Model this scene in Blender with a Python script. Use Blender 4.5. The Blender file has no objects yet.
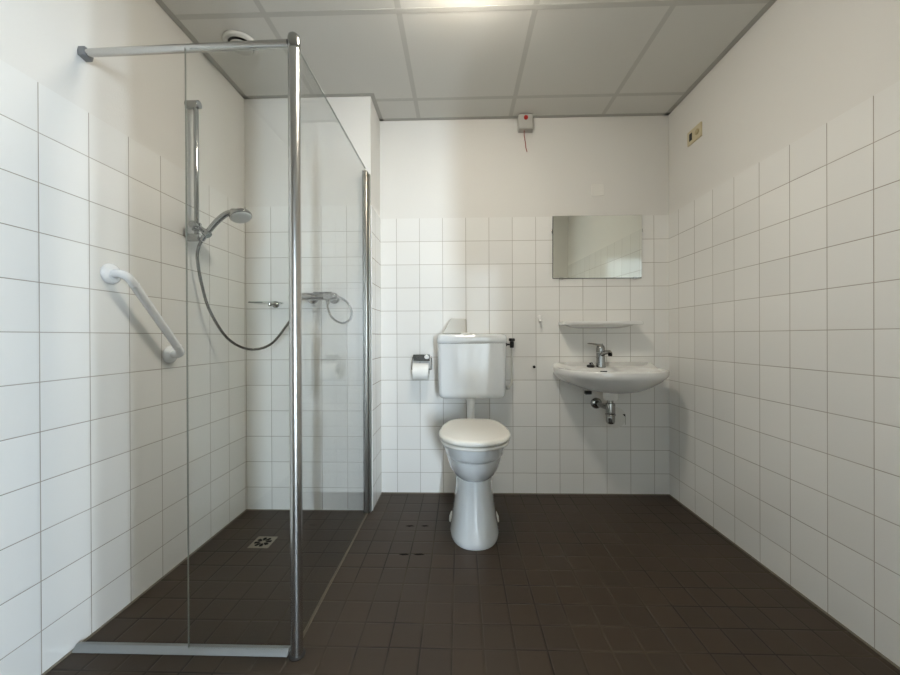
import bpy, bmesh, math, random
from mathutils import Vector, Matrix
random.seed(4)
S = bpy.context.scene
C = S.collection
PI = math.pi
R_ = math.radians

# ------------------------------------------------------------------ room numbers (metres)
XL, XR = -1.2801, 1.3509          # left / right wall face
YB, YS = 2.4023, 2.1515           # back wall face, shower recess wall face
XC = -0.521                       # free corner of the boxed-in shower wall
YF = -0.60                        # front wall face (behind the camera)
ZC = 2.455                        # suspended ceiling
ZT = 1.8105                       # top of the tiling
P = 0.152                         # wall tile pitch

# ------------------------------------------------------------------ mesh helpers
def link(name, bm, mat, parent=None, smooth=35, bevel=0.0, seg=2):
    bmesh.ops.recalc_face_normals(bm, faces=bm.faces)
    me = bpy.data.meshes.new(name)
    bm.to_mesh(me); bm.free()
    mats = mat if isinstance(mat, (list, tuple)) else [mat]
    for m in mats: me.materials.append(m)
    if smooth:
        me.shade_smooth(); me.set_sharp_from_angle(angle=R_(smooth))
    o = bpy.data.objects.new(name, me); C.objects.link(o)
    if parent:
        o.parent = parent
        o.matrix_parent_inverse = Matrix.Translation(parent.location).inverted()
    if bevel:
        b = o.modifiers.new('bevel', 'BEVEL'); b.width = bevel; b.segments = seg
        b.limit_method = 'ANGLE'; b.angle_limit = R_(40)
    return o

def tag(o, label, cat, group=None):
    o['label'] = label; o['category'] = cat
    if group: o['group'] = group
    return o

def thing(name, label, cat, loc, group=None):
    o = bpy.data.objects.new(name, None); C.objects.link(o)
    o.empty_display_size = 0.05; o.location = loc
    return tag(o, label, cat, group)

def struct(o):
    o['kind'] = 'structure'; return o

def box(bm, x0, x1, y0, y1, z0, z1):
    vs = [bm.verts.new((x, y, z)) for x in (x0, x1) for y in (y0, y1) for z in (z0, z1)]
    for f in ((0,1,3,2),(4,6,7,5),(0,4,5,1),(2,3,7,6),(0,2,6,4),(1,5,7,3)):
        bm.faces.new([vs[i] for i in f])
    return vs

def loft(bm, rings, cap0=True, cap1=True):
    R = [[bm.verts.new(p) for p in r] for r in rings]
    n = len(R[0])
    for a, b in zip(R, R[1:]):
        for i in range(n):
            j = (i+1) % n
            bm.faces.new((a[i], a[j], b[j], b[i]))
    if cap0: bm.faces.new(R[0])
    if cap1: bm.faces.new(R[-1])
    return R

def frame(d):
    d = Vector(d).normalized()
    a = Vector((0,0,1)) if abs(d.z) < 0.9 else Vector((1,0,0))
    u = d.cross(a).normalized(); return u, d.cross(u).normalized()

def lathe(bm, prof, org, axis=(0,0,1), n=40, cap0=True, cap1=True):
    """profile of (radius, distance along axis) revolved round axis through org"""
    u, v = frame(axis); d = Vector(axis).normalized(); o = Vector(org)
    rings = []
    for r, t in prof:
        r = max(r, 1e-4)
        rings.append([o + d*t + u*(r*math.cos(2*PI*k/n)) + v*(r*math.sin(2*PI*k/n)) for k in range(n)])
    return loft(bm, rings, cap0, cap1)

def smooth_path(pts, k=8):
    pts = [Vector(p) for p in pts]; out = []
    q = [pts[0]*2-pts[1]] + pts + [pts[-1]*2-pts[-2]]
    for i in range(1, len(q)-2):
        a, b, c, d = q[i-1:i+3]
        for s in range(k):
            t = s/k
            out.append(0.5*((2*b)+(c-a)*t+(2*a-5*b+4*c-d)*t*t+(3*b-a-3*c+d)*t**3))
    out.append(pts[-1]); return out

def tube(bm, pts, r, n=16, radii=None):
    pts = [Vector(p) for p in pts]
    T = [(pts[min(i+1, len(pts)-1)]-pts[max(i-1, 0)]).normalized() for i in range(len(pts))]
    u, _ = frame(T[0]); rings = []
    for i, p in enumerate(pts):
        u = (u - T[i]*u.dot(T[i])).normalized(); v = T[i].cross(u)
        rr = radii[i] if radii else r
        rings.append([p + u*(rr*math.cos(2*PI*k/n)) + v*(rr*math.sin(2*PI*k/n)) for k in range(n)])
    return loft(bm, rings)

def rrect(cx, cy, hx, hy, r, z, k=6):
    r = min(r, hx*0.999, hy*0.999); out = []
    for sx, sy, a0 in ((1,1,0),(-1,1,90),(-1,-1,180),(1,-1,270)):
        for i in range(k+1):
            a = R_(a0 + 90*i/k)
            out.append(Vector((cx+sx*(hx-r)+r*math.cos(a), cy+sy*(hy-r)+r*math.sin(a), z)))
    return out

def egg(cx, cy, a, front, back, z, n=56, ef=2.0, eb=2.0):
    """closed outline: half-width a, reach FRONT towards -y and BACK towards +y"""
    out = []
    for k in range(n):
        t = 2*PI*k/n; c, s = math.cos(t), math.sin(t)
        e = ef if s < 0 else eb
        x = a*math.copysign(abs(c)**(2/e), c); y = (front if s < 0 else back)*math.copysign(abs(s)**(2/e), s)
        out.append(Vector((cx+x, cy+y, z)))
    return out

def B(): return bmesh.new()
def boxobj(name, dims, mat, parent=None, bevel=0.0, seg=2):
    bm = B(); box(bm, *dims); return link(name, bm, mat, parent, bevel=bevel, seg=seg)

# ------------------------------------------------------------------ materials
def lin(c):
    return tuple(((v/255)/12.92 if v/255 <= 0.04045 else ((v/255+0.055)/1.055)**2.4) for v in c) + (1,)

def new_mat(name):
    m = bpy.data.materials.new(name); m.use_nodes = True
    nt = m.node_tree; return m, nt, nt.nodes['Principled BSDF'], nt.nodes['Material Output']

def simple(name, col, rough=0.4, metal=0.0, coat=0.0, spec=0.5, noise=0.0, nscale=40, bump=0.0):
    m, nt, bs, out = new_mat(name)
    bs.inputs['Base Color'].default_value = lin(col); bs.inputs['Roughness'].default_value = rough
    bs.inputs['Metallic'].default_value = metal; bs.inputs['Coat Weight'].default_value = coat
    bs.inputs['Coat Roughness'].default_value = 0.05; bs.inputs['Specular IOR Level'].default_value = spec
    N = nt.nodes.new; L = nt.links.new
    tc = N('ShaderNodeTexCoord'); nz = N('ShaderNodeTexNoise'); nz.inputs['Scale'].default_value = nscale
    nz.inputs['Detail'].default_value = 3; L(tc.outputs['Object'], nz.inputs['Vector'])
    mr = N('ShaderNodeMapRange'); va = 0.0 if metal or rough < 0.1 else 0.03; mr.inputs['To Min'].default_value = max(rough-va, 0.02); mr.inputs['To Max'].default_value = rough+va
    L(nz.outputs['Fac'], mr.inputs['Value']); L(mr.outputs['Result'], bs.inputs['Roughness'])
    if noise:
        h = N('ShaderNodeHueSaturation'); h.inputs['Color'].default_value = lin(col)
        mv = N('ShaderNodeMapRange'); mv.inputs['To Min'].default_value = 1-noise; mv.inputs['To Max'].default_value = 1+noise
        L(nz.outputs['Fac'], mv.inputs['Value']); L(mv.outputs['Result'], h.inputs['Value']); L(h.outputs['Color'], bs.inputs['Base Color'])
    if bump:
        b = N('ShaderNodeBump'); b.inputs['Strength'].default_value = 1; b.inputs['Distance'].default_value = bump
        L(nz.outputs['Fac'], b.inputs['Height']); L(b.outputs['Normal'], bs.inputs['Normal'])
    return m

def tile_mat(name, axes, offs, pitch, tile_col, grout_col, width, rough, tilt, wave, top=None, paint_col=None, grout2=None, varia=0.03, ramp=0.0012, cat_bump=0.0003):
    """glazed tiles laid in a grid along two axes of the wall, with plaster above `top`"""
    m, nt, bs, out = new_mat(name); N = nt.nodes.new; L = nt.links.new
    def math_(op, a, b=None, c=None):
        n = N('ShaderNodeMath'); n.operation = op
        for i, v in enumerate((a, b, c)):
            if v is None: continue
            if isinstance(v, (int, float)): n.inputs[i].default_value = v
            else: L(v, n.inputs[i])
        return n.outputs[0]
    tc = N('ShaderNodeTexCoord'); sp = N('ShaderNodeSeparateXYZ'); L(tc.outputs['Object'], sp.inputs[0])
    cell, dist = [], []
    for ax, of in zip(axes, offs):
        u = math_('DIVIDE', math_('SUBTRACT', sp.outputs[ax], of), pitch)
        cell.append(math_('FLOOR', u)); f = math_('FRACT', u)
        dist.append(math_('MULTIPLY', math_('MINIMUM', f, math_('SUBTRACT', 1.0, f)), pitch))
    if top is not None: dist[1] = math_('ADD', dist[1], math_('GREATER_THAN', sp.outputs[2], top-0.06))
    d = math_('MINIMUM', *dist)
    mask = N('ShaderNodeMapRange'); mask.interpolation_type = 'SMOOTHSTEP'
    mask.inputs['From Min'].default_value = width/2; mask.inputs['From Max'].default_value = width/2+ramp
    L(d, mask.inputs['Value']); mask = mask.outputs['Result']               # 0 grout, 1 tile
    cv = N('ShaderNodeCombineXYZ'); L(cell[0], cv.inputs[0]); L(cell[1], cv.inputs[1])
    wn = N('ShaderNodeTexWhiteNoise'); wn.noise_dimensions = '3D'; L(cv.outputs[0], wn.inputs['Vector'])
    hs = N('ShaderNodeHueSaturation'); hs.inputs['Color'].default_value = lin(tile_col)
    mv = N('ShaderNodeMapRange'); mv.inputs['To Min'].default_value = 1-varia; mv.inputs['To Max'].default_value = 1+varia
    L(wn.outputs['Value'], mv.inputs['Value']); L(mv.outputs['Result'], hs.inputs['Value'])
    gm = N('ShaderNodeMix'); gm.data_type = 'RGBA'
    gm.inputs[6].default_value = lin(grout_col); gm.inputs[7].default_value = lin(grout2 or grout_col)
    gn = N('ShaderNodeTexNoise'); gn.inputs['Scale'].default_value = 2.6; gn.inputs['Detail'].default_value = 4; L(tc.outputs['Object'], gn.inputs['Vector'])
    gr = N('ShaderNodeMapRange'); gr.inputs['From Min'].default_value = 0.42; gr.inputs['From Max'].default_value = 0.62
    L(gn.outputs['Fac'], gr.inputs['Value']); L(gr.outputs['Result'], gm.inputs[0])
    cm = N('ShaderNodeMix'); cm.data_type = 'RGBA'; L(mask, cm.inputs[0]); L(gm.outputs[2], cm.inputs[6]); L(hs.outputs['Color'], cm.inputs[7])
    L(cm.outputs[2], bs.inputs['Base Color'])
    rr = N('ShaderNodeMapRange'); rr.inputs['To Min'].default_value = 0.75; rr.inputs['To Max'].default_value = rough
    L(mask, rr.inputs['Value']); L(rr.outputs['Result'], bs.inputs['Roughness'])
    # each tile is set a touch out of plane, and the glaze is faintly wavy
    ge = N('ShaderNodeNewGeometry')
    sb = N('ShaderNodeVectorMath'); sb.operation = 'SUBTRACT'; L(wn.outputs['Color'], sb.inputs[0]); sb.inputs[1].default_value = (.5,.5,.5)
    sc = N('ShaderNodeVectorMath'); sc.operation = 'SCALE'; L(sb.outputs[0], sc.inputs[0]); sc.inputs['Scale'].default_value = tilt
    ad = N('ShaderNodeVectorMath'); ad.operation = 'ADD'; L(ge.outputs['Normal'], ad.inputs[0]); L(sc.outputs[0], ad.inputs[1])
    no = N('ShaderNodeVectorMath'); no.operation = 'NORMALIZE'; L(ad.outputs[0], no.inputs[0])
    wv = N('ShaderNodeTexNoise'); wv.inputs['Scale'].default_value = 22; wv.inputs['Detail'].default_value = 2; L(tc.outputs['Object'], wv.inputs['Vector'])
    pil = N('ShaderNodeMapRange'); pil.interpolation_type = 'SMOOTHSTEP'; pil.inputs['From Min'].default_value = width/2; pil.inputs['From Max'].default_value = width/2+0.005
    L(d, pil.inputs['Value'])
    ht = math_('ADD', math_('MULTIPLY', wv.outputs['Fac'], wave), math_('MULTIPLY', pil.outputs['Result'], cat_bump))
    bp = N('ShaderNodeBump'); bp.inputs['Distance'].default_value = 1.0; bp.inputs['Strength'].default_value = 1.0
    L(ht, bp.inputs['Height']); L(no.outputs[0], bp.inputs['Normal']); L(bp.outputs['Normal'], bs.inputs['Normal'])
    if top is not None:
        pb = N('ShaderNodeBsdfPrincipled'); pb.inputs['Base Color'].default_value = lin(paint_col); pb.inputs['Roughness'].default_value = 0.8
        pn = N('ShaderNodeTexNoise'); pn.inputs['Scale'].default_value = 180; pn.inputs['Detail'].default_value = 3; L(tc.outputs['Object'], pn.inputs['Vector'])
        p2 = N('ShaderNodeBump'); p2.inputs['Distance'].default_value = 0.0012; p2.inputs['Strength'].default_value = 0.5; L(pn.outputs['Fac'], p2.inputs['Height']); L(p2.outputs['Normal'], pb.inputs['Normal'])
        mx = N('ShaderNodeMixShader'); L(math_('GREATER_THAN', sp.outputs[2], top), mx.inputs[0])
        L(bs.outputs[0], mx.inputs[1]); L(pb.outputs[0], mx.inputs[2]); L(mx.outputs[0], out.inputs['Surface'])
    return m

TILE, GROUT, PAINT = (226,224,219), (146,137,124), (214,211,205)
WT = dict(pitch=P, tile_col=TILE, grout_col=GROUT, grout2=(166,158,146), width=0.0016, rough=0.10, tilt=0.010, wave=0.00025, top=ZT-0.0005, paint_col=PAINT)
M_back   = tile_mat('wall tiles back', (0,2), (-0.4155, 1.8091), **WT)
M_right  = tile_mat('wall tiles right', (1,2), (1.2315, 1.8091), **WT)
M_left   = tile_mat('wall tiles left', (1,2), (1.0802, 1.8091), **WT)
M_shower = tile_mat('wall tiles shower', (0,2), (-1.1248, 1.8091), **WT)
WR = dict(WT, width=0.0030, grout_col=(112,102,88), grout2=(128,118,104), rough=0.2)
M_return = tile_mat('wall tiles return', (1,2), (2.1515+0.1, 1.8091), **WR)
M_floor  = tile_mat('floor tiles', (0,1), (-0.2398, 1.8333), pitch=0.1045, tile_col=(52,39,25), grout_col=(20,15,9), grout2=(68,59,44),  # paler floor joints paint a sheen into the grout colour, patchy by noise
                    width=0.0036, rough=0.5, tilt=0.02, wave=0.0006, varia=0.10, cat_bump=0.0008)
M_paint  = simple('plaster paint', PAINT, 0.8, bump=0.0006, nscale=180)
M_panel  = simple('ceiling panel', (208,206,200), 0.9, noise=0.03, nscale=260, bump=0.0004)
M_bar    = simple('ceiling bar paint', (190,188,182), 0.8)
M_angle  = simple('wall angle paint', (172,170,164), 0.7)
M_chrome = simple('chrome', (166,166,164), 0.08, metal=1.0)
M_alu    = simple('satin aluminium', (196,195,192), 0.26, metal=1.0)
M_plat   = simple('satin plate', (150,151,148), 0.22, metal=1.0)
M_prof   = simple('dull aluminium', (150,147,140), 0.32, metal=1.0)
M_alum   = simple('brushed aluminium', (158,160,160), 0.5, metal=1.0)
M_bracket= simple('grey metal bracket', (118,119,120), 0.4, metal=0.3)
M_cer    = simple('white ceramic', (214,216,216), 0.04, coat=1.0)
M_cerw   = simple('basin ceramic', (221,220,217), 0.05, coat=0.8)
M_seat   = simple('cream seat plastic', (226,223,215), 0.09)
M_white  = simple('white plastic', (232,231,227), 0.3)
M_cream  = simple('cream plastic', (194,190,181), 0.45)
M_grabw  = simple('white coated tube', (234,235,236), 0.18)
M_black  = simple('black rubber', (20,18,17), 0.5)
M_paper  = simple('tissue paper', (240,238,232), 0.95, bump=0.0006, nscale=90)
M_card   = simple('grey cardboard', (92,84,76), 0.9)
M_boxg   = simple('grey alarm plastic', (176,174,168), 0.4)
M_red    = simple('red plastic', (170,36,30), 0.35)
M_cord   = simple('red cord', (150,52,44), 0.8)
M_beige  = simple('beige socket plastic', (196,184,150), 0.4)
M_sil    = simple('silicone bead', (108,98,80), 0.5, noise=0.15, nscale=12)
M_joint  = simple('floor joint', (112,104,90), 0.6, noise=0.15, nscale=10)
M_pipe   = simple('grey pipe', (196,193,186), 0.3, metal=0.2)
M_gunk   = simple('dark mark', (12,10,8), 0.8, spec=0.1)
M_plate  = simple('blank plate plastic', (222,219,212), 0.6)
M_hall   = simple('hall paint', (222,222,220), 0.8)
M_hallf  = simple('hall floor vinyl', (120,112,100), 0.5)
M_door   = simple('door frame paint', (205,202,194), 0.4)
M_tray   = simple('spray face plastic', (200,200,198), 0.35)

def glass_mat(name, tint):
    m, nt, bs, out = new_mat(name); N = nt.nodes.new; L = nt.links.new
    nt.nodes.remove(bs)
    tr = N('ShaderNodeBsdfTransparent'); tr.inputs['Color'].default_value = tint
    gl = N('ShaderNodeBsdfGlossy'); gl.inputs['Roughness'].default_value = 0.0
    lw = N('ShaderNodeLayerWeight')
    def mt(op, a, b):
        n = N('ShaderNodeMath'); n.operation = op
        for i, v in enumerate((a, b)):
            if isinstance(v, (int, float)): n.inputs[i].default_value = v
            else: L(v, n.inputs[i])
        return n.outputs[0]
    lw.inputs['Blend'].default_value = 0.5
    f = mt('ADD', 0.04, mt('MULTIPLY', 0.96, mt('POWER', lw.outputs['Facing'], 5.0)))
    mx = N('ShaderNodeMixShader'); L(f, mx.inputs[0]); L(tr.outputs[0], mx.inputs[1]); L(gl.outputs[0], mx.inputs[2])
    L(mx.outputs[0], out.inputs['Surface']); return m
M_glass = glass_mat('shower glass', (0.982, 0.990, 0.985, 1))
M_dish  = glass_mat('dish glass', (0.88, 0.90, 0.88, 1))

def mirror_mat():
    m, nt, bs, out = new_mat('mirror silvering')
    bs.inputs['Base Color'].default_value = (0.82, 0.85, 0.80, 1); bs.inputs['Metallic'].default_value = 1; bs.inputs['Roughness'].default_value = 0.0
    return m
M_mirror = mirror_mat()

def emit_mat(name, col, strength):
    m, nt, bs, out = new_mat(name)
    bs.inputs['Base Color'].default_value = (0.85,0.83,0.78,1)
    bs.inputs['Emission Color'].default_value = col; bs.inputs['Emission Strength'].default_value = strength
    return m

# ------------------------------------------------------------------ setting
def wall(name, prof_axis, dims, mat, step=None):
    bm = B(); box(bm, *dims); return struct(link(name, bm, mat, smooth=0))

def stepped_wall(name, mat, face, back, a0, a1, axis, sgn, tile_top=ZT, ztop=2.62, rec=0.002):
    """wall slab whose painted part sits 4 mm behind the tiles; FACE plane on the room side, sgn = direction into the wall"""
    bm = B()
    prof = [(face, -0.0), (face, tile_top), (face+sgn*rec, tile_top), (face+sgn*rec, ztop), (back, ztop), (back, 0.0)]
    rings = []
    for a in (a0, a1):
        rings.append([(Vector((p, a, z)) if axis == 'Y' else Vector((a, p, z))) for p, z in prof])
    loft(bm, rings); return struct(link(name, bm, mat, smooth=0))

stepped_wall('wall_back', M_back, YB, YB+0.15, XL-0.15, XR+0.15, 'X', 1)
stepped_wall('wall_right', M_right, XR, XR+0.15, YF, YB, 'Y', 1)
stepped_wall('wall_left', M_left, XL, XL-0.15, YF, YB, 'Y', -1)

# boxed-in shower wall: front face and narrow return face
bm = B()
rec = 0.002
def ring_(z, o): return [Vector((XL, YS+o, z)), Vector((XC-o, YS+o, z)), Vector((XC-o, YB, z)), Vector((XL, YB, z))]
loft(bm, [ring_(0,0), ring_(ZT,0), ring_(ZT,rec), ring_(2.62,rec)])
for f in bm.faces:
    f.normal_update()
    if abs(f.normal.x) > 0.7: f.material_index = 1
struct(link('wall_shower', bm, [M_shower, M_return], smooth=0))
# white corner bead on the free edge
bm = B(); tube(bm, [(XC-0.001, YS+0.001, 0.0), (XC-0.001, YS+0.001, ZT)], 0.003, 10)
struct(link('trim_1', bm, M_white))

# front wall with a doorway, and a boxed column in the front right corner
DX0, DX1, DZ = -0.20, 0.60, 2.06
boxobj_s = lambda n, d, m: struct(boxobj(n, d, m))
bm = B()
box(bm, XL-0.15, DX0, YF-0.12, YF, 0, 2.62); box(bm, DX1, XR+0.15, YF-0.12, YF, 0, 2.62); box(bm, DX0, DX1, YF-0.12, YF, DZ, 2.62)
struct(link('wall_front', bm, M_paint, smooth=0))
boxobj_s('wall_column', (1.05, XR, YF, 0.163, 0, 2.62), M_paint)
bm = B()
box(bm, DX0, DX0+0.04, YF-0.14, YF+0.02, 0, DZ); box(bm, DX1-0.04, DX1, YF-0.14, YF+0.02, 0, DZ); box(bm, DX0, DX1, YF-0.14, YF+0.02, DZ-0.04, DZ)
struct(link('door_1', bm, M_door, smooth=0))

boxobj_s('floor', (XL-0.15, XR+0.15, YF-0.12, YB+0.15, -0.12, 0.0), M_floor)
boxobj_s('ceiling', (XL, XR, YF, YB, ZC, ZC+0.03), M_panel)
# T-bars of the suspended ceiling and the wall angle
ceil = bpy.data.objects['ceiling']
bars_x = [-0.855, -0.262, 0.333, 0.926]; bars_y = [-0.19, 0.405, 1.0, 1.595, 2.19]
for x in bars_x:
    y1 = YS if x < XC else YB
    o = boxobj('ceiling_bar', (x-0.0125, x+0.0125, YF, y1, ZC-0.0007, ZC+0.004), M_bar, ceil)
for y in bars_y:
    x0 = XC if y > YS else XL
    boxobj('ceiling_bar', (x0, XR, y-0.0125, y+0.0125, ZC-0.0009, ZC+0.004), M_bar, ceil)
def angle(n, d): boxobj_s('trim_%d' % n, d, M_angle)
zz = (ZC-0.0015, ZC+0.004)
angle(2, (XL, XL+0.028, YF, YS, *zz)); angle(3, (XR-0.028, XR, 0.163, YB, *zz)); angle(4, (XC, XR, YB-0.026, YB, *zz))
angle(5, (XL, XC+0.024, YS-0.026, YS, *zz)); angle(6, (XC, XC+0.024, YS, YB, *zz))

# joint bead where walls meet the floor
def joint(n, pts, r=0.005):
    bm = B(); tube(bm, pts, r, 8); struct(link('trim_%d' % n, bm, M_joint))
joint(7, [(XL, YF, 0.001), (XL, YS, 0.001)]); joint(8, [(XR, 0.2, 0.001), (XR, YB, 0.001)])
joint(9, [(XC, YB, 0.001), (XR, YB, 0.001)]); joint(10, [(XL, YS, 0.001), (XC, YS, 0.001), (XC, YB, 0.001)], 0.004)

# hall behind the doorway with two windows (daylight)
HX0, HX1, HY0, HY1 = -1.6, 2.9, -4.2, YF-0.12
boxobj_s('floor_hall', (HX0, HX1, HY0, HY1, -0.12, 0.0), M_hallf)
boxobj_s('ceiling_hall', (HX0, HX1, HY0, HY1, 2.5, 2.6), M_hall)
boxobj_s('wall_hall_left', (HX0-0.1, HX0, HY0, HY1, 0, 2.6), M_hall)
W1 = (-3.62, -3.20, 0.60, 2.15)      # window in the right hall wall: y0,y1,z0,z1
W2 = (1.10, 1.38, 0.35, 2.20)        # window in the rear hall wall: x0,x1,z0,z1
bm = B()
box(bm, HX1, HX1+0.1, HY0, W1[0], 0, 2.6); box(bm, HX1, HX1+0.1, W1[1], HY1, 0, 2.6)
box(bm, HX1, HX1+0.1, W1[0], W1[1], 0, W1[2]); box(bm, HX1, HX1+0.1, W1[0], W1[1], W1[3], 2.6)
struct(link('wall_hall_right', bm, M_hall, smooth=0))
bm = B()
box(bm, HX0, W2[0], HY0-0.1, HY0, 0, 2.6); box(bm, W2[1], HX1, HY0-0.1, HY0, 0, 2.6)
box(bm, W2[0], W2[1], HY0-0.1, HY0, 0, W2[2]); box(bm, W2[0], W2[1], HY0-0.1, HY0, W2[3], 2.6)
struct(link('wall_hall_rear', bm, M_hall, smooth=0))
def win_frame(n, vert):
    bm = B(); t = 0.05
    if vert:
        y0, y1, z0, z1 = W1; X = (HX1+0.02, HX1+0.08)
        for d in ((y0, y0+t, z0, z1), (y1-t, y1, z0, z1), (y0+t, y1-t, z0, z0+t), (y0+t, y1-t, z1-t, z1), ((y0+y1)/2-t/2, (y0+y1)/2+t/2, z0+t, z1-t)): box(bm, *X, *d)
    else:
        x0, x1, z0, z1 = W2; Y = (HY0-0.08, HY0-0.02)
        for a, b, c, d in ((x0, x0+t, z0, z1), (x1-t, x1, z0, z1), (x0+t, x1-t, z0, z0+t), (x0+t, x1-t, z1-t, z1)): box(bm, a, b, *Y, c, d)
    struct(link('window_%d' % n, bm, M_white, smooth=0))
win_frame(1, True); win_frame(2, False)

def area(name, loc, rot, sx, sy, power, col):
    l = bpy.data.lights.new(name, 'AREA'); l.shape = 'RECTANGLE'; l.size = sx; l.size_y = sy; l.energy = power; l.color = col
    o = bpy.data.objects.new(name, l); C.objects.link(o); o.location = loc; o.rotation_euler = rot; return o
DAY = (0.70, 0.85, 1.0)
area('daylight_side', (HX1+0.12, (W1[0]+W1[1])/2, (W1[2]+W1[3])/2), (0, R_(90), 0), W1[3]-W1[2], W1[1]-W1[0], 1600, DAY)
area('daylight_rear', ((W2[0]+W2[1])/2, HY0-0.12, (W2[2]+W2[3])/2), (R_(90), 0, 0), W2[1]-W2[0], W2[3]-W2[2], 420, DAY)

# ------------------------------------------------------------------ ceiling lamp and vent
t = thing('ceiling_lamp', 'round opal dome lamp on the ceiling in front of the toilet', 'lamp', (0.036, 1.297, ZC))
bm = B(); lathe(bm, [(0.145,0),(0.15,-0.006),(0.15,-0.022),(0.143,-0.026)], (0.036,1.297,ZC-0.002), n=48); link('base_ring', bm, M_white, t)
bm = B(); lathe(bm, [(0.14,-0.024),(0.141,-0.04),(0.13,-0.065),(0.10,-0.085),(0.06,-0.097),(0.0,-0.10)], (0.036,1.297,ZC-0.003), n=48)
M_opal = emit_mat('lamp opal', (1.0, 0.93, 0.81, 1), 76.0)
link('diffuser', bm, M_opal, t, smooth=60)

t = thing('ceiling_vent', 'round white exhaust valve in the ceiling above the shower', 'vent', (-1.050,1.742,ZC))
bm = B(); lathe(bm, [(0.056,0.0),(0.077,0.0),(0.079,-0.004),(0.074,-0.012),(0.064,-0.016),(0.057,-0.014),(0.056,-0.004)], (-1.050,1.742,ZC-0.0025), n=48, cap0=False, cap1=False); link('valve_ring', bm, M_panel, t, smooth=60)
bm = B(); lathe(bm, [(0.058,0.0),(0.0,0.0)], (-1.050,1.742,ZC-0.003), n=32, cap0=False, cap1=False); link('dark_opening', bm, M_black, t)
bm = B(); lathe(bm, [(0.0,-0.012),(0.040,-0.014),(0.049,-0.019),(0.050,-0.022),(0.045,-0.026),(0.0,-0.028)], (-1.050,1.742,ZC-0.003), n=48); link('valve_disc', bm, M_bar, t, smooth=60)

# ------------------------------------------------------------------ toilet
TX = 0.072
t = thing('toilet', 'white floor-standing toilet with closed cream lid', 'toilet', (TX, 1.95, 0))
bm = B()
rings = []
for z, a, yf, yb, e in ((0.0,0.127,1.762,2.22,2.3),(0.012,0.131,1.757,2.225,2.3),(0.03,0.130,1.758,2.225,2.3),(0.09,0.118,1.775,2.22,2.3),(0.18,0.105,1.797,2.215,2.2),(0.26,0.097,1.811,2.215,2.2),(0.304,0.0945,1.815,2.22,2.2),(0.3055,0.0915,1.819,2.22,2.2),
                        (0.309,0.094,1.814,2.225,2.1),(0.320,0.108,1.790,2.23,2.05),(0.338,0.123,1.764,2.23,2.05),(0.365,0.136,1.744,2.235,2.0),(0.395,0.143,1.730,2.24,2.0),(0.424,0.147,1.723,2.24,2.0),(0.4275,0.144,1.727,2.24,2.0),(0.4278,0.127,1.745,2.23,2.0),(0.437,0.127,1.745,2.23,2.0)):
    rings.append(egg(TX, 1.97, a, 1.97-yf, yb-1.97, z, ef=e, eb=2.6))
loft(bm, rings); link('bowl', bm, M_cer, t, smooth=50)
bm = B(); rings = []
for z, a, yf, yb in ((0.4345,0.150,1.720,2.24),(0.4365,0.154,1.716,2.245),(0.455,0.156,1.711,2.245),(0.488,0.168,1.700,2.25),(0.4945,0.1695,1.699,2.25),(0.497,0.166,1.703,2.245)):
    rings.append(egg(TX, 1.94, a, 1.94-yf, yb-1.94, z, ef=2.0, eb=2.8))
loft(bm, rings); link('raised_rim', bm, M_cer, t, smooth=50)
def slab(name, zs, a0, yf0, yb0, mat, tilt, cy=1.875, ef=2.15, eb=5.0):
    bm = B(); rings = []
    for z, ins in zs:
        r = egg(TX, cy, a0-ins, cy-yf0-ins, yb0-cy-ins, z, n=72, ef=ef, eb=eb)
        for p in r:
            p.z += tilt*(p.y-yf0)
            if p.y > cy: p.x = TX+(p.x-TX)*(1-0.30*((p.y-cy)/(yb0-cy))**1.8)
        rings.append(r)
    loft(bm, rings); return link(name, bm, mat, t, smooth=50)
slab('seat', ((0.4992,0.014),(0.5005,0.003),(0.505,0.0),(0.512,0.0),(0.5155,0.004),(0.5165,0.016)), 0.177, 1.681, 2.13, M_seat, 0.012)
slab('lid', ((0.5225,0.016),(0.5232,0.003),(0.527,0.0),(0.538,0.0),(0.544,0.004),(0.5475,0.012),(0.549,0.025),(0.5505,0.09)), 0.182, 1.676, 2.135, M_seat, 0.018)
for s in (-1, 1):
    bm = B(); lathe(bm, [(0.013,-0.028),(0.014,-0.026),(0.014,0.026),(0.013,0.028)], (TX+s*0.075, 2.155, 0.53), (1,0,0), 20)
    link('hinge', bm, M_white, t)
for s in (-1, 1):
    bm = B(); lathe(bm, [(0.034,0),(0.033,0.012),(0.024,0.022),(0.0,0.026)], (TX+s*0.108, 1.985, 0.052), (s,0.0,0.25), 24)
    link('bolt_cover', bm, M_white, t, smooth=60)

# cistern with its flush pipe
t = thing('cistern', 'white low-level toilet cistern on the back wall above the toilet', 'cistern', (TX, 2.30, 0.66))
bm = B(); rings = []
y0, y1 = 2.200, 2.400
for z, hx, yf in ((0.653,0.165,2.235),(0.655,0.180,2.222),(0.661,0.192,2.212),(0.673,0.1995,2.206),(0.69,0.2025,2.203),(0.80,0.2055,2.200),(0.93,0.2075,2.199),(0.989,0.208,2.199)):
    rings.append(rrect(TX, (yf+y1)/2, hx, (y1-yf)/2, 0.028, z, 8))
loft(bm, rings); link('tank', bm, M_cer, t, smooth=50)
bm = B(); rings = []
for z, hx, yf in ((0.991,0.2095,2.1975),(0.994,0.2115,2.1955),(1.02,0.211,2.196),(1.036,0.208,2.199),(1.043,0.200,2.206),(1.0465,0.188,2.220),(1.048,0.15,2.25)):
    rings.append(rrect(TX, (yf+y1)/2, hx, (y1-yf)/2, 0.028, z, 8))
loft(bm, rings); link('tank_lid', bm, M_cer, t, smooth=50)
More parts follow.
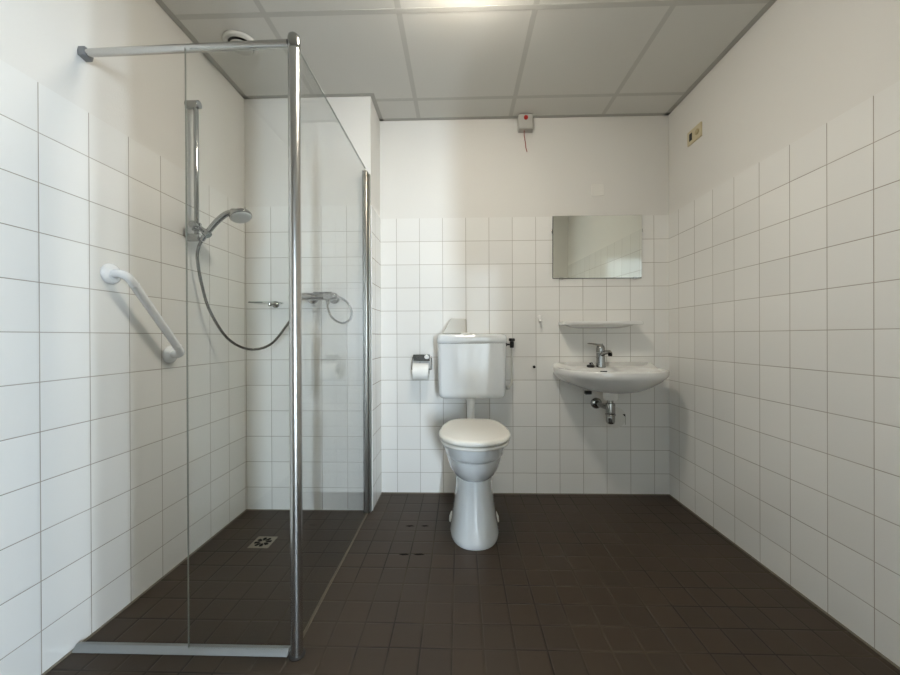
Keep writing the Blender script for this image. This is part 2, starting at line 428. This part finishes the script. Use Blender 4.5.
bm = B(); lathe(bm, [(0.026,-0.001),(0.026,0.004),(0.022,0.007),(0.0,0.008)], (0.033, 2.245, 1.0478), n=32); link('flush_button', bm, M_white, t)
bm = B()
lathe(bm, [(0.036,0.665),(0.036,0.640),(0.027,0.634),(0.025,0.60)], (0.066,2.30,0), n=32); link('pipe_collar', bm, M_white, t)
bm = B(); tube(bm, smooth_path([(0.066,2.30,0.645),(0.066,2.30,0.50),(0.066,2.298,0.43),(0.068,2.285,0.395),(0.07,2.24,0.38)], 8), 0.0235, 24)
link('flush_pipe', bm, M_white, t)

# wedge-shaped container on the cistern
bm = B()
loft(bm, [[Vector((-0.112,2.30,1.0492)),Vector((0.043,2.30,1.0492)),Vector((0.040,2.30,1.143)),Vector((-0.058,2.30,1.146))],
          [Vector((-0.112,2.39,1.0492)),Vector((0.047,2.39,1.0492)),Vector((0.044,2.39,1.143)),Vector((-0.058,2.39,1.146))]])
tag(link('plastic_container', bm, M_cream, bevel=0.006, seg=3), 'small cream wedge-shaped container standing on the cistern', 'container')

# supply pipe with black stop valve
t = thing('supply_pipe', 'thin grey water pipe with black stop valve beside the cistern', 'water pipe', (0.335,2.385,0.72))
bm = B(); tube(bm, smooth_path([(0.3345,2.368,0.965),(0.3345,2.368,0.86),(0.334,2.366,0.765),(0.328,2.35,0.728),(0.312,2.33,0.713),(0.297,2.318,0.708)], 8), 0.0075, 14); link('pipe', bm, M_pipe, t)
bm = B(); lathe(bm, [(0.014,-0.012),(0.0155,-0.008),(0.0155,0.008),(0.013,0.012)], (0.300,2.320,0.709), (-1,-0.35,0.05), 16); link('nut', bm, M_pipe, t)
bm = B()
lathe(bm, [(0.011,0.958),(0.013,0.962),(0.013,0.998),(0.010,1.0)], (0.3345,2.368,0), n=18)
link('valve_body', bm, M_black, t)
bm = B(); lathe(bm, [(0.017,1.0005),(0.0195,1.003),(0.0195,1.014),(0.016,1.019)], (0.3345,2.368,0), n=18); link('valve_cap', bm, M_black, t)
bm = B(); tube(bm, [(0.3205,2.368,0.979),(0.303,2.366,0.979),(0.3015,2.366,0.979),(0.289,2.364,0.979)], 0.01, 14, radii=[0.006,0.006,0.0115,0.0115]); link('valve_outlet', bm, M_black, t)
bm = B(); tube(bm, [(0.3345,2.382,0.98),(0.3345,2.4018,0.98)], 0.009, 14); link('wall_stub', bm, M_black, t)

# toilet roll holder and roll
HXc = -0.245
t = thing('toilet_roll_holder', 'chrome toilet roll holder on the tiled wall left of the cistern', 'roll holder', (HXc,2.40,0.90))
bm = B(); 
loft(bm, [[Vector((HXc-0.053,2.326,0.876)),Vector((HXc+0.053,2.326,0.876)),Vector((HXc+0.053,2.322,0.876)),Vector((HXc-0.053,2.322,0.876))],
          [Vector((HXc-0.053,2.321,0.918)),Vector((HXc+0.053,2.321,0.918)),Vector((HXc+0.053,2.317,0.918)),Vector((HXc-0.053,2.317,0.918))]])
link('cover_plate', bm, M_plat, t, bevel=0.0015)
bm = B(); lathe(bm, [(0.015,0),(0.015,0.003),(0.009,0.005),(0.0,0.005)], (HXc+0.034, 2.3200, 0.903), (0,-0.95,-0.3), 24); link('round_cap', bm, M_white, t)
boxobj('wall_block', (HXc-0.045, HXc+0.045, 2.335, 2.4018, 0.888, 0.916), M_chrome, t, bevel=0.003)
bm = B()
tube(bm, smooth_path([(HXc-0.052,2.36,0.905),(HXc-0.061,2.355,0.895),(HXc-0.064,2.345,0.85),(HXc-0.064,2.338,0.828),(HXc-0.058,2.336,0.8228),(HXc,2.336,0.8228),(HXc+0.058,2.336,0.8228),(HXc+0.064,2.338,0.828),(HXc+0.064,2.345,0.85),(HXc+0.061,2.355,0.895),(HXc+0.052,2.36,0.905)], 6), 0.003, 10)
link('wire_arm', bm, M_chrome, t)
t = thing('toilet_roll', 'white toilet paper roll hanging from the chrome holder', 'toilet roll', (HXc,2.336,0.808))
bm = B(); lathe(bm, [(0.0205,-0.05),(0.052,-0.05),(0.0535,-0.048),(0.0535,0.048),(0.052,0.05),(0.0205,0.05)], (HXc-0.004,2.336,0.808), (1,0,0), 40, False, False); link('paper', bm, M_paper, t, smooth=40)
bm = B(); lathe(bm, [(0.018,-0.0505),(0.0203,-0.0505),(0.0203,0.0505),(0.018,0.0505)], (HXc-0.004,2.336,0.808), (1,0,0), 32, False, False); link('cardboard_core', bm, M_card, t)

# ------------------------------------------------------------------ mirror, shelf, hooks, plates
t = thing('wall_mirror', 'rectangular frameless mirror on the back wall above the basin', 'mirror', (0.893,2.40,1.61))
def tipped(name, y0, y1, ins, mat):
    bm = B(); lean = 0.009
    vs = box(bm, 0.606+ins, 1.173-ins, y0, y1, 1.407+ins, 1.807-ins)
    for v in vs:
        if v.co.z > 1.6: v.co.y -= lean
    link(name, bm, mat, t)
tipped('mirror_glass', 2.3935, 2.3985, 0.0, M_mirror); tipped('backing', 2.3988, 2.4018, -0.0022, M_black)
for x, z in ((0.66,1.4045),(1.13,1.4045)):
    boxobj('mirror_clip', (x-0.012,x+0.012,2.391,2.4015,z-0.004,z+0.006), M_chrome, t, bevel=0.001)
for x in (0.6025,1.1765):
    boxobj('mirror_clip', (x-0.003,x+0.003,2.391,2.4015,1.70,1.722), M_chrome, t, bevel=0.001)

t = thing('ceramic_shelf', 'narrow white ceramic shelf on the wall between mirror and basin', 'shelf', (0.86,2.34,1.11))
bm = B(); rings = []
for z, ins in ((1.100,0.006),(1.1025,0.001),(1.106,0.0),(1.117,0.0),(1.121,0.002),(1.1225,0.006)):
    rings.append(rrect(0.884, 2.336, 0.247-ins, 0.0655-ins*0.5, 0.02, z, 6))
loft(bm, rings); link('board', bm, M_cerw, t, smooth=50)
bm = B(); rings = []
for z, a, yf in ((1.0995,0.205,2.315),(1.093,0.19,2.33),(1.086,0.165,2.355),(1.081,0.13,2.38)):
    rings.append(rrect(0.884, (yf+2.4015)/2, a, (2.4015-yf)/2, 0.012, z, 5))
loft(bm, rings); link('underside_bracket', bm, M_cerw, t, smooth=50)

t = thing('wall_hook', 'small white hook on the tiles left of the ceramic shelf', 'hook', (0.52,2.40,1.145))
bm = B(); lathe(bm, [(0.016,0),(0.0165,0.002),(0.013,0.006),(0,0.007)], (0.52,2.4018,1.152), (0,-1,0), 20); link('hook_base', bm, M_white, t)
bm = B(); tube(bm, smooth_path([(0.52,2.396,1.158),(0.52,2.391,1.148),(0.52,2.386,1.133),(0.52,2.378,1.127),(0.52,2.371,1.134)], 6), 0.0085, 12); link('hook_arm', bm, M_white, t)
bm = B(); lathe(bm, [(0.009,0),(0.0095,0.005),(0.006,0.012),(0.006,0.018),(0,0.019)], (0.483,2.4018,0.832), (0,-1,-0.15), 16)
tag(link('wall_plug', bm, M_black), 'small black plug stuck in the tiles left of the basin', 'wall plug')
boxobj('blank_plate', (0.857,0.938,2.398,2.4058,1.940,2.018), M_plate, bevel=0.003)
tag(bpy.data.objects['blank_plate'], 'square blank cover plate painted over on the wall above the mirror', 'cover plate')

t = thing('pull_cord_alarm', 'grey alarm box with red button and cord under the ceiling', 'alarm', (0.427,2.38,2.41))
boxobj('alarm_box', (0.381,0.473,2.352,2.4055,2.366,2.452), M_boxg, t, bevel=0.004)
boxobj('bottom_strip', (0.383,0.471,2.350,2.40,2.358,2.3655), M_boxg, t, bevel=0.001)
bm = B(); lathe(bm, [(0.0135,0),(0.0135,0.006),(0.010,0.009),(0,0.0095)], (0.427,2.3517,2.428), (0,-1,0), 24); link('red_button', bm, M_red, t)
bm = B(); tube(bm, smooth_path([(0.420,2.375,2.360),(0.420,2.374,2.325),(0.426,2.373,2.285),(0.430,2.375,2.25),(0.438,2.376,2.222)], 6), 0.0022, 8); link('cord', bm, M_cord, t)

t = thing('wall_socket', 'beige double wall socket plate high on the right wall', 'socket', (XR,2.137,2.183))
xs = XR+0.004
boxobj('socket_plate', (xs-0.010,xs-0.0002,2.076,2.199,2.143,2.224), M_beige, t, bevel=0.003)
boxobj('black_insert', (xs-0.0125,xs-0.0102,2.152,2.176,2.162,2.204), M_black, t, bevel=0.001)
bm = B(); lathe(bm, [(0.016,0),(0.016,0.003),(0.011,0.0045),(0,0.0045)], (xs-0.0102,2.108,2.184), (-1,0,0), 24); link('round_insert', bm, simple('tan insert',(170,154,116),0.5), t)

# ------------------------------------------------------------------ wash basin
BX = 0.92
t = thing('wash_basin', 'white oval ceramic wash basin hung on the back wall under the mirror', 'basin', (BX,2.25,0.70))
def bring(a, yf, yb, z, n=72, ef=2.1, eb=4.5, cy=2.275, cx=BX):
    r = egg(cx, cy, a, cy-yf, yb-cy, z, n=n, ef=ef, eb=eb); return r
bm = B(); rings = []
for z, a, yf, yb in ((0.694,0.05,2.17,2.36),(0.697,0.11,2.13,2.385),(0.712,0.185,2.075,2.4005),(0.738,0.245,2.04,2.4005),(0.765,0.285,2.012,2.4008),(0.785,0.308,1.998,2.401),(0.795,0.316,1.992,2.4012),(0.805,0.320,1.990,2.4014),(0.826,0.322,1.989,2.4015),(0.832,0.319,1.992,2.400),(0.834,0.312,1.999,2.397)):
    rings.append(bring(a, yf, yb, z, eb=9 if z > 0.78 else 3.2))
for r in rings[3:7]:
    for p in r:
        k = min(1, max(0, (p.y-2.25)/0.10)); w0 = abs(p.x-BX)
        if w0 > 0.15: p.x = BX + math.copysign(w0 + (min(0.317, w0*1.12)-w0)*k, p.x-BX)
# raised back ledge on the top rings
for r in rings[-3:]:
    for p in r:
        if p.y > 2.34: p.z += 0.028*min(1, (p.y-2.34)/0.05)
for z, a, yf, yb in ((0.833,0.285,2.022,2.30),(0.829,0.262,2.030,2.285),(0.815,0.252,2.036,2.278),(0.79,0.235,2.05,2.27),(0.755,0.19,2.08,2.26),(0.725,0.11,2.13,2.24),(0.716,0.04,2.17,2.22)):
    cy = 2.20 if z < 0.83 else 2.22
    rings.append(egg(BX, cy, a, cy-yf, yb-cy, z, n=72, ef=2.1, eb=2.3))
loft(bm, rings); link('bowl', bm, M_cerw, t, smooth=60)
boxobj('overflow_slot', (0.862,0.902,2.268,2.2755,0.809,0.816), M_gunk, t)
bm = B(); lathe(bm, [(0.034,0.702),(0.041,0.693),(0.041,0.662),(0.037,0.653),(0.026,0.651)], (0.893,2.20,0), n=32); link('drain_cup', bm, M_white, t)
bm = B(); lathe(bm, [(0.03,0.7165),(0.033,0.7175),(0.030,0.7195),(0.0,0.7190)], (BX,2.195,0), n=28); link('drain_ring', bm, M_chrome, t)
boxobj('fixing_bracket', (0.805,0.846,2.37,2.4018,0.655,0.678), M_black, t, bevel=0.004)

FX, FY = 0.884, 2.325
t = thing('basin_tap', 'chrome single-lever mixer tap standing on the basin deck', 'tap', (FX,FY,0.834))
bm = B(); lathe(bm, [(0.0295,0.8345),(0.030,0.838),(0.0285,0.846),(0.0265,0.86),(0.026,0.918),(0.0255,0.926)], (FX,FY,0), n=32); link('tap_body', bm, M_chrome, t)
bm = B(); lathe(bm, [(0.0262,0.928),(0.027,0.932),(0.026,0.955),(0.021,0.970),(0.010,0.978),(0,0.980)], (FX,FY,0), n=32); link('tap_head', bm, M_chrome, t, smooth=60)
bm = B(); loft(bm, [[Vector((x, FY+s*w, z+dz)) for s, dz in ((-1,0),(1,0),(1,h),(-1,h))] for x, w, z, h in ((FX+0.010,0.014,0.966,0.017),(FX-0.02,0.014,0.970,0.013),(FX-0.05,0.011,0.977,0.009),(FX-0.080,0.009,0.981,0.007))]); link('lever', bm, M_chrome, t, bevel=0.0015)
bm = B(); tube(bm, smooth_path([(FX,FY-0.018,0.915),(FX+0.004,FY-0.06,0.928),(FX+0.008,FY-0.105,0.934),(FX+0.009,FY-0.125,0.928)], 6), 0.0125, 18, radii=None); link('spout', bm, M_chrome, t)
bm = B(); lathe(bm, [(0.0115,0),(0.0125,0.003),(0.0125,0.014),(0.010,0.016)], (FX+0.009,FY-0.123,0.911), n=18); link('aerator', bm, M_gunk, t)
t = thing('sink_plug', 'black rubber sink plug lying on the basin deck left of the tap', 'plug', (0.818,2.318,0.834))
bm = B(); lathe(bm, [(0.021,0.8345),(0.024,0.837),(0.022,0.849),(0.014,0.852),(0.006,0.853),(0.007,0.862),(0.0,0.864)], (0.818,2.318,0), n=24); link('stopper', bm, M_black, t)
bm = B(); tube(bm, smooth_path([(0.818,2.318,0.863),(0.829,2.32,0.862),(0.838,2.322,0.848),(0.848,2.324,0.8395)], 6), 0.0022, 8); link('chain', bm, M_black, t)

t = thing('siphon', 'chrome bottle siphon under the wash basin running into the wall', 'siphon', (0.893,2.20,0.52))
bm = B(); lathe(bm, [(0.017,0.6515),(0.017,0.63)], (0.893,2.20,0), n=24); link('down_pipe', bm, M_chrome, t)
bm = B(); lathe(bm, [(0.020,0.634),(0.026,0.630),(0.027,0.624),(0.027,0.574),(0.024,0.571)], (0.893,2.20,0), n=32); link('siphon_body', bm, M_chrome, t)
bm = B(); lathe(bm, [(0.026,0.5705),(0.030,0.568),(0.030,0.560),(0.026,0.5575)], (0.893,2.20,0), n=32); link('union_ring', bm, M_chrome, t)
bm = B(); lathe(bm, [(0.025,0.557),(0.0255,0.552),(0.0255,0.525),(0.022,0.512),(0.012,0.507),(0.0,0.506)], (0.893,2.20,0), n=32); link('bottle_cup', bm, M_chrome, t, smooth=60)
bm = B(); tube(bm, [(0.887,2.224,0.600),(0.884,2.30,0.597),(0.883,2.392,0.595)], 0.0155, 20); link('wall_pipe', bm, M_chrome, t)
bm = B(); lathe(bm, [(0.036,0),(0.036,0.004),(0.028,0.013),(0.0175,0.016)], (0.883,2.4018,0.595), (0,-1,0), 32, True, False); link('wall_flange', bm, M_chrome, t, smooth=50)

t = thing('patched_hole', 'round patched pipe hole in the tiles right of the siphon', 'patch', (1.008,2.402,0.50))
bm = B(); lathe(bm, [(0.068,0),(0.068,0.0009),(0.066,0.0012),(0,0.0012)], (1.006,2.4022,0.502), (0,-1,0), 44); link('patch_disc', bm, simple('patch filler',(216,213,206),0.15), t)
bm = B(); loft(bm, [[Vector((1.052,y,0.523)),Vector((1.069,y,0.524)),Vector((1.071,y,0.503)),Vector((1.064,y,0.512))] for y in (2.4005,2.4022)]); link('dark_chip', bm, M_gunk, t)
bm = B(); tube(bm, [(1.0705,2.4012,0.503),(1.0705,2.4012,0.455)], 0.0014, 6); link('crack', bm, simple('crack line',(150,143,130),0.8), t)

# ------------------------------------------------------------------ shower screen
YP = 1.171
PX = -0.5325
t = thing('shower_screen', 'two-sided glass shower screen with aluminium post and top rail', 'shower screen', (PX,YP,0))
bm = B(); lathe(bm, [(0.019,0.0015),(0.019,1.985),(0.0175,1.991),(0.012,1.996),(0.0,1.997)], (PX,YP,0), n=36); link('corner_post', bm, M_alu, t, smooth=45)
bm = B(); lathe(bm, [(0.0193,1.960),(0.0199,1.962),(0.0199,1.994),(0.0175,2.004),(0.011,2.0105),(0.0,2.012)], (PX,YP,0), n=36); link('post_cap', bm, M_chrome, t, smooth=45)
bm = B(); tube(bm, [(XL+0.018,YP+0.040,1.999),(PX-0.018,YP,1.9805)], 0.0125, 24); link('top_rail', bm, M_alu, t)
bm = B()
loft(bm, [[Vector((x, YP+0.042+dy, 1.999+dz)) for dy, dz in ((-0.016,-0.015),(0.014,-0.020),(0.018,-0.004),(0.018,0.016),(-0.014,0.016),(-0.017,0.0))] for x in (XL-0.0018, XL+0.022)])
link('wall_bracket', bm, M_bracket, t, bevel=0.002)
boxobj('front_pane', (-0.890, PX-0.015, YP-0.003, YP+0.003, 0.0175, 1.975), M_glass, t)
fp = bpy.data.objects['front_pane']
M_edge = simple('polished glass edge', (164,168,160), 0.25)
boxobj('pane_edge', (-0.8912, -0.8902, YP-0.003, YP+0.003, 0.0175, 1.975), M_edge, fp)
boxobj('side_pane', (-0.548,-0.542, YP+0.016, 2.118, 0.004, 2.008), M_glass, t)
bm = B(); box(bm, -0.560,-0.5345, 2.112, YS-0.0005, 0.003, 2.004); link('wall_profile', bm, M_prof, t, bevel=0.009, seg=4)
bm = B(); box(bm, -0.5635,-0.5603, 2.110, YS-0.0005, 0.003, 2.0); link('rubber_seal', bm, M_black, t)
bm = B(); box(bm, -0.5342,-0.5235, 2.128, YS-0.0005, 0.003, 1.985); link('wall_channel', bm, M_prof, t, bevel=0.002)
bm = B(); tube(bm, [(-0.545,YP+0.02,0.002),(-0.546,1.5,0.002),(-0.544,1.8,0.002),(-0.546,2.112,0.002)], 0.0055, 8); link('sealant_bead', bm, M_sil, t)
bm = B(); lathe(bm, [(0.026,0.0005),(0.026,0.003),(0.020,0.006)], (PX,YP,0), n=28); link('post_foot', bm, M_black, t)

bm = B()
prof = [(1.161,0.001),(1.163,0.006),(1.176,0.017),(1.186,0.017),(1.197,0.008),(1.199,0.001)]
loft(bm, [[Vector((x,y,z)) for y, z in prof] for x in (XL+0.006, -0.561)])
tag(link('threshold_strip', bm, M_alum, smooth=30), 'low sloped aluminium strip on the floor across the shower entrance', 'threshold')

# ------------------------------------------------------------------ shower fittings
t = thing('shower_rail', 'vertical chrome shower slide bar on the left tiled wall', 'shower rail', (-1.24,1.69,1.5))
BXr, BYr = -1.238, 1.692
bm = B(); tube(bm, [(BXr,BYr,1.500),(BXr,BYr,2.135)], 0.0108, 20); link('bar', bm, M_chrome, t)
def rail_bracket(z):
    bm = B(); tube(bm, smooth_path([(XL-0.0018 if z > ZT else XL+0.0005,BYr,z),(XL+0.02,BYr,z),(BXr+0.006,BYr,z),(BXr+0.018,BYr,z)],4), 0.019, 20, radii=None)
    link('end_bracket', bm, M_chrome, t, bevel=0.003)
rail_bracket(2.128); rail_bracket(1.503)
bm = B(); lathe(bm, [(0.016,-0.02),(0.020,-0.016),(0.020,0.016),(0.016,0.02)], (BXr,BYr,1.553), n=24); link('slider', bm, M_chrome, t)
bm = B(); lathe(bm, [(0.014,0.018),(0.017,0.022),(0.017,0.042),(0.013,0.047)], (BXr,BYr,1.553), (0.25,-1,0.0), 20); link('slider_knob', bm, M_chrome, t)
bm = B(); tube(bm, [(BXr+0.018,BYr,1.549),(BXr+0.034,BYr,1.535),(BXr+0.040,BYr,1.530),(BXr+0.058,BYr,1.512)], 0.014, 18, radii=[0.009,0.012,0.017,0.017]); link('hand_shower_holder', bm, M_chrome, t)

t = thing('hand_shower', 'chrome hand shower head hanging on the slide bar', 'hand shower', (-1.19,1.69,1.53))
hp = smooth_path([(-1.213,1.692,1.489),(-1.186,1.694,1.527),(-1.148,1.698,1.575),(-1.110,1.704,1.612),(-1.078,1.711,1.627),(-1.050,1.717,1.628)], 6)
bm = B(); tube(bm, hp, 0.012, 20, radii=[0.0105+0.003*math.sin(PI*i/(len(hp)-1))+ (0.004 if i > len(hp)-8 else 0) for i in range(len(hp))]); link('handle', bm, M_chrome, t, smooth=60)
ax = Vector((0.38,-0.16,-1))
bm = B(); lathe(bm, [(0.012,-0.024),(0.030,-0.018),(0.046,-0.006),(0.050,0.004),(0.049,0.010),(0.045,0.012)], (-1.044,1.718,1.614), ax, 40); link('head_shell', bm, M_chrome, t, smooth=60)
bm = B(); lathe(bm, [(0.0455,0.0122),(0.044,0.0155),(0.030,0.018),(0.0,0.019)], (-1.044,1.718,1.614), ax, 40); link('spray_face', bm, M_tray, t, smooth=60)

hose = [(-1.215,1.692,1.486),(-1.229,1.692,1.455),(-1.241,1.70,1.403),(-1.241,1.73,1.282),(-1.228,1.77,1.157),(-1.192,1.85,1.025),(-1.127,1.93,0.968),(-1.047,2.0,0.994),(-0.979,2.06,1.11),(-0.940,2.085,1.185),(-0.925,2.092,1.238)]
bm = B(); tube(bm, smooth_path(hose, 12), 0.0068, 14)
tag(link('shower_hose', bm, simple('metal hose',(112,110,105),0.25,metal=0.9), smooth=60), 'long flexible chrome hose hanging in a loop from the hand shower', 'hose')

t = thing('shower_mixer', 'chrome bar mixer tap on the shower back wall behind the glass', 'mixer', (-0.82,2.10,1.26))
bm = B(); lathe(bm, [(0.017,-0.94),(0.021,-0.936),(0.022,-0.925),(0.022,-0.785),(0.0205,-0.782)], (0,2.092,1.266), (1,0,0), 32); link('mixer_body', bm, M_chrome, t)
bm = B(); lathe(bm, [(0.0215,-0.781),(0.023,-0.778),(0.023,-0.73),(0.021,-0.715),(0.014,-0.706),(0,-0.704)], (0,2.092,1.266), (1,0,0), 32); link('control_knob', bm, M_chrome, t, smooth=50)
bm = B(); lathe(bm, [(0.0205,-0.941),(0.022,-0.945),(0.022,-0.975),(0.018,-0.982),(0,-0.983)], (0,2.092,1.266), (1,0,0), 32); link('control_knob', bm, M_chrome, t, smooth=50)
for x in (-0.872,-0.742):
    bm = B(); lathe(bm, [(0.031,0),(0.031,0.004),(0.024,0.018),(0.014,0.022),(0.013,0.05)], (x,2.1513,1.258), (0,-1,0), 28); link('wall_flange', bm, M_chrome, t, smooth=50)
bm = B(); loft(bm, [rrect(-0.79,2.095,0.055,0.02,0.015,z) for z in (1.288,1.2915)]); link('top_plate', bm, M_chrome, t, bevel=0.001)
bm = B(); lathe(bm, [(0.010,1.246),(0.011,1.243),(0.011,1.228),(0.009,1.226)], (-0.925,2.092,0), n=16); link('hose_outlet', bm, M_chrome, t)
bm = B(); lathe(bm, [(0.009,1.246),(0.0095,1.243),(0.0095,1.222),(0.007,1.220)], (-0.762,2.092,0), n=16); link('hose_outlet', bm, M_chrome, t)
loop = [(-0.762,2.092,1.222),(-0.761,2.088,1.204),(-0.739,2.08,1.152),(-0.701,2.074,1.120),(-0.661,2.074,1.112),(-0.626,2.074,1.134),(-0.619,2.078,1.177),(-0.640,2.084,1.223),(-0.668,2.09,1.247),(-0.699,2.092,1.262)]
bm = B(); tube(bm, smooth_path(loop, 8), 0.0058, 12); tag(link('connection_hose', bm, bpy.data.materials['metal hose'], smooth=60), 'short round loop of chrome hose at the right end of the mixer', 'hose')

t = thing('soap_dish', 'small glass soap dish on a chrome holder on the shower back wall', 'soap dish', (-1.118,2.10,1.235))
bm = B()
R0 = [rrect(-1.118, 2.085, 0.080-i, 0.052-i, 0.012, z, 5) for z, i in ((1.2245,0.020),(1.227,0.004),(1.230,0.0),(1.235,0.0),(1.2355,0.003),(1.231,0.006),(1.2285,0.02))]
loft(bm, R0); link('glass_tray', bm, M_dish, t, smooth=50)
bm = B(); lathe(bm, [(0.021,0),(0.021,0.004),(0.015,0.012),(0.009,0.016),(0.009,0.03)], (-1.095,2.1513,1.226), (0,-1,0), 24); link('wall_mount', bm, M_chrome, t, smooth=50)
bm = B(); lathe(bm, [(0.010,1.212),(0.012,1.215),(0.012,1.2235)], (-1.095,2.085,0), n=20); link('holder_cup', bm, M_chrome, t)
sd = bpy.data.objects['side_pane']
boxobj('pane_edge', (-0.548,-0.542, YP+0.016, 2.112, 2.0082, 2.0098), M_edge, sd)
boxobj('front_edge', (-1.194,-1.112,2.0315,2.0335,1.227,1.2315), simple('glass edge',(70,78,72),0.2), t)

# grab bar
t = thing('grab_bar', 'white slanted grab bar on the left tiled wall', 'grab bar', (XL,1.44,1.1))
def unitpath(a, b):                      # wall end, bend, straight run
    return a
g0, g1 = Vector((XL,1.306,1.266)), Vector((XL,1.577,0.957))
d = (g1-g0).normalized(); off = 0.062
pts = [g0+Vector((0.004,0,0)), g0+Vector((off-0.030,0,0))]
for k in range(1, 7):
    a = PI/2*k/6; pts.append(g0+Vector((off-0.030+0.030*math.sin(a),0,0))+d*(0.030*(1-math.cos(a))))
e = [g1+Vector((0.004,0,0)), g1+Vector((off-0.030,0,0))]
for k in range(1, 7):
    a = PI/2*k/6; e.append(g1+Vector((off-0.030+0.030*math.sin(a),0,0))-d*(0.030*(1-math.cos(a))))
bm = B(); tube(bm, pts+e[::-1], 0.0155, 24); link('tube', bm, M_grabw, t, smooth=60)
for g in (g0, g1):
    bm = B(); lathe(bm, [(0.037,0.0002),(0.0385,0.003),(0.037,0.009),(0.030,0.014),(0.0205,0.016)], g, (1,0,0), 36); link('flange_cover', bm, M_grabw, t, smooth=60)
    u = d if g is g0 else -d
    bm = B(); lathe(bm, [(0.0158,-0.004),(0.0172,-0.002),(0.0172,0.002),(0.0158,0.004)], g+Vector((off,0,0))+u*0.05, d, 28); link('joint_ring', bm, M_grabw, t)

# floor drain
t = thing('floor_drain', 'square steel floor drain with flower-shaped slots in the shower floor', 'drain', (-0.994,1.812,0))
bm = B(); box(bm, -1.045,-0.943,1.761,1.863,0.0003,0.0022); link('drain_plate', bm, simple('dull steel',(150,142,126),0.42,metal=0.7), t, bevel=0.0008)
bm = B()
for k in range(8):
    a = 2*PI*k/8+0.2; c, s = math.cos(a), math.sin(a)
    q = []
    for rr, w in ((0.012,-0.002),(0.022,-0.0085),(0.038,-0.009),(0.042,0.0),(0.038,0.009),(0.022,0.0085),(0.012,0.002)):
        q.append((rr*c-w*s-0.994, rr*s+w*c+1.812))
    loft(bm, [[Vector((x,y,z)) for x, y in q] for z in (0.0023,0.0026)])
link('slot_pattern', bm, M_gunk, t)

# short dark scrape marks on the floor near the toilet
for x, y, w, lab in ((-0.276,1.985,0.03,'dark dash mark on the floor left of the toilet, far row, left'),(-0.194,1.987,0.026,'dark dash mark on the floor left of the toilet, far row, right'),
                     (-0.269,1.724,0.03,'dark dash mark on the floor left of the toilet, near row, left'),(-0.198,1.726,0.034,'dark dash mark on the floor left of the toilet, near row, right')):
    bm = B(); loft(bm, [[Vector((x-w*.8,y,z)),Vector((x-w/6,y-0.007,z)),Vector((x+w*.8,y-0.002,z)),Vector((x+w/3,y+0.007,z)),Vector((x-w/3,y+0.005,z))] for z in (0.0002,0.0009)])
    tag(link('floor_mark', bm, M_gunk), lab, 'floor mark', 'dark dash marks on the floor')

# ------------------------------------------------------------------ camera
def cam():
    f, yaw, pitch, roll = 365.89, 0.0271, -0.0019, -0.0042
    cy, sy, cp, sp, cr, sr = math.cos(yaw), math.sin(yaw), math.cos(pitch), math.sin(pitch), math.cos(roll), math.sin(roll)
    fwd = Vector((-sy*cp, cy*cp, sp)); right = Vector((cy, sy, 0)); up = right.cross(fwd)
    r2 = right*cr + up*sr; u2 = -right*sr + up*cr
    cd = bpy.data.cameras.new('camera'); cd.sensor_width = 36; cd.sensor_fit = 'HORIZONTAL'; cd.lens = f/900*36
    cd.clip_start = 0.02
    o = bpy.data.objects.new('camera', cd); C.objects.link(o)
    M = Matrix(((r2.x,u2.x,-fwd.x,0),(r2.y,u2.y,-fwd.y,0),(r2.z,u2.z,-fwd.z,1.03),(0,0,0,1)))
    o.matrix_world = M; S.camera = o
cam()

w = bpy.data.worlds.new('world'); S.world = w; w.use_nodes = True
w.node_tree.nodes['Background'].inputs[0].default_value = (0.7,0.8,1,1); w.node_tree.nodes['Background'].inputs[1].default_value = 0.15
S.view_settings.view_transform = 'Standard'; S.view_settings.look = 'None'; S.view_settings.gamma = 1.0
S.view_settings.use_curve_mapping = False; S.view_settings.exposure = 0.0
S.cycles.use_denoising = True
S.cycles.sample_clamp_indirect = 4.0
S.cycles.caustics_reflective = False
S.cycles.max_bounces = 14; S.cycles.diffuse_bounces = 8; S.cycles.transparent_max_bounces = 16
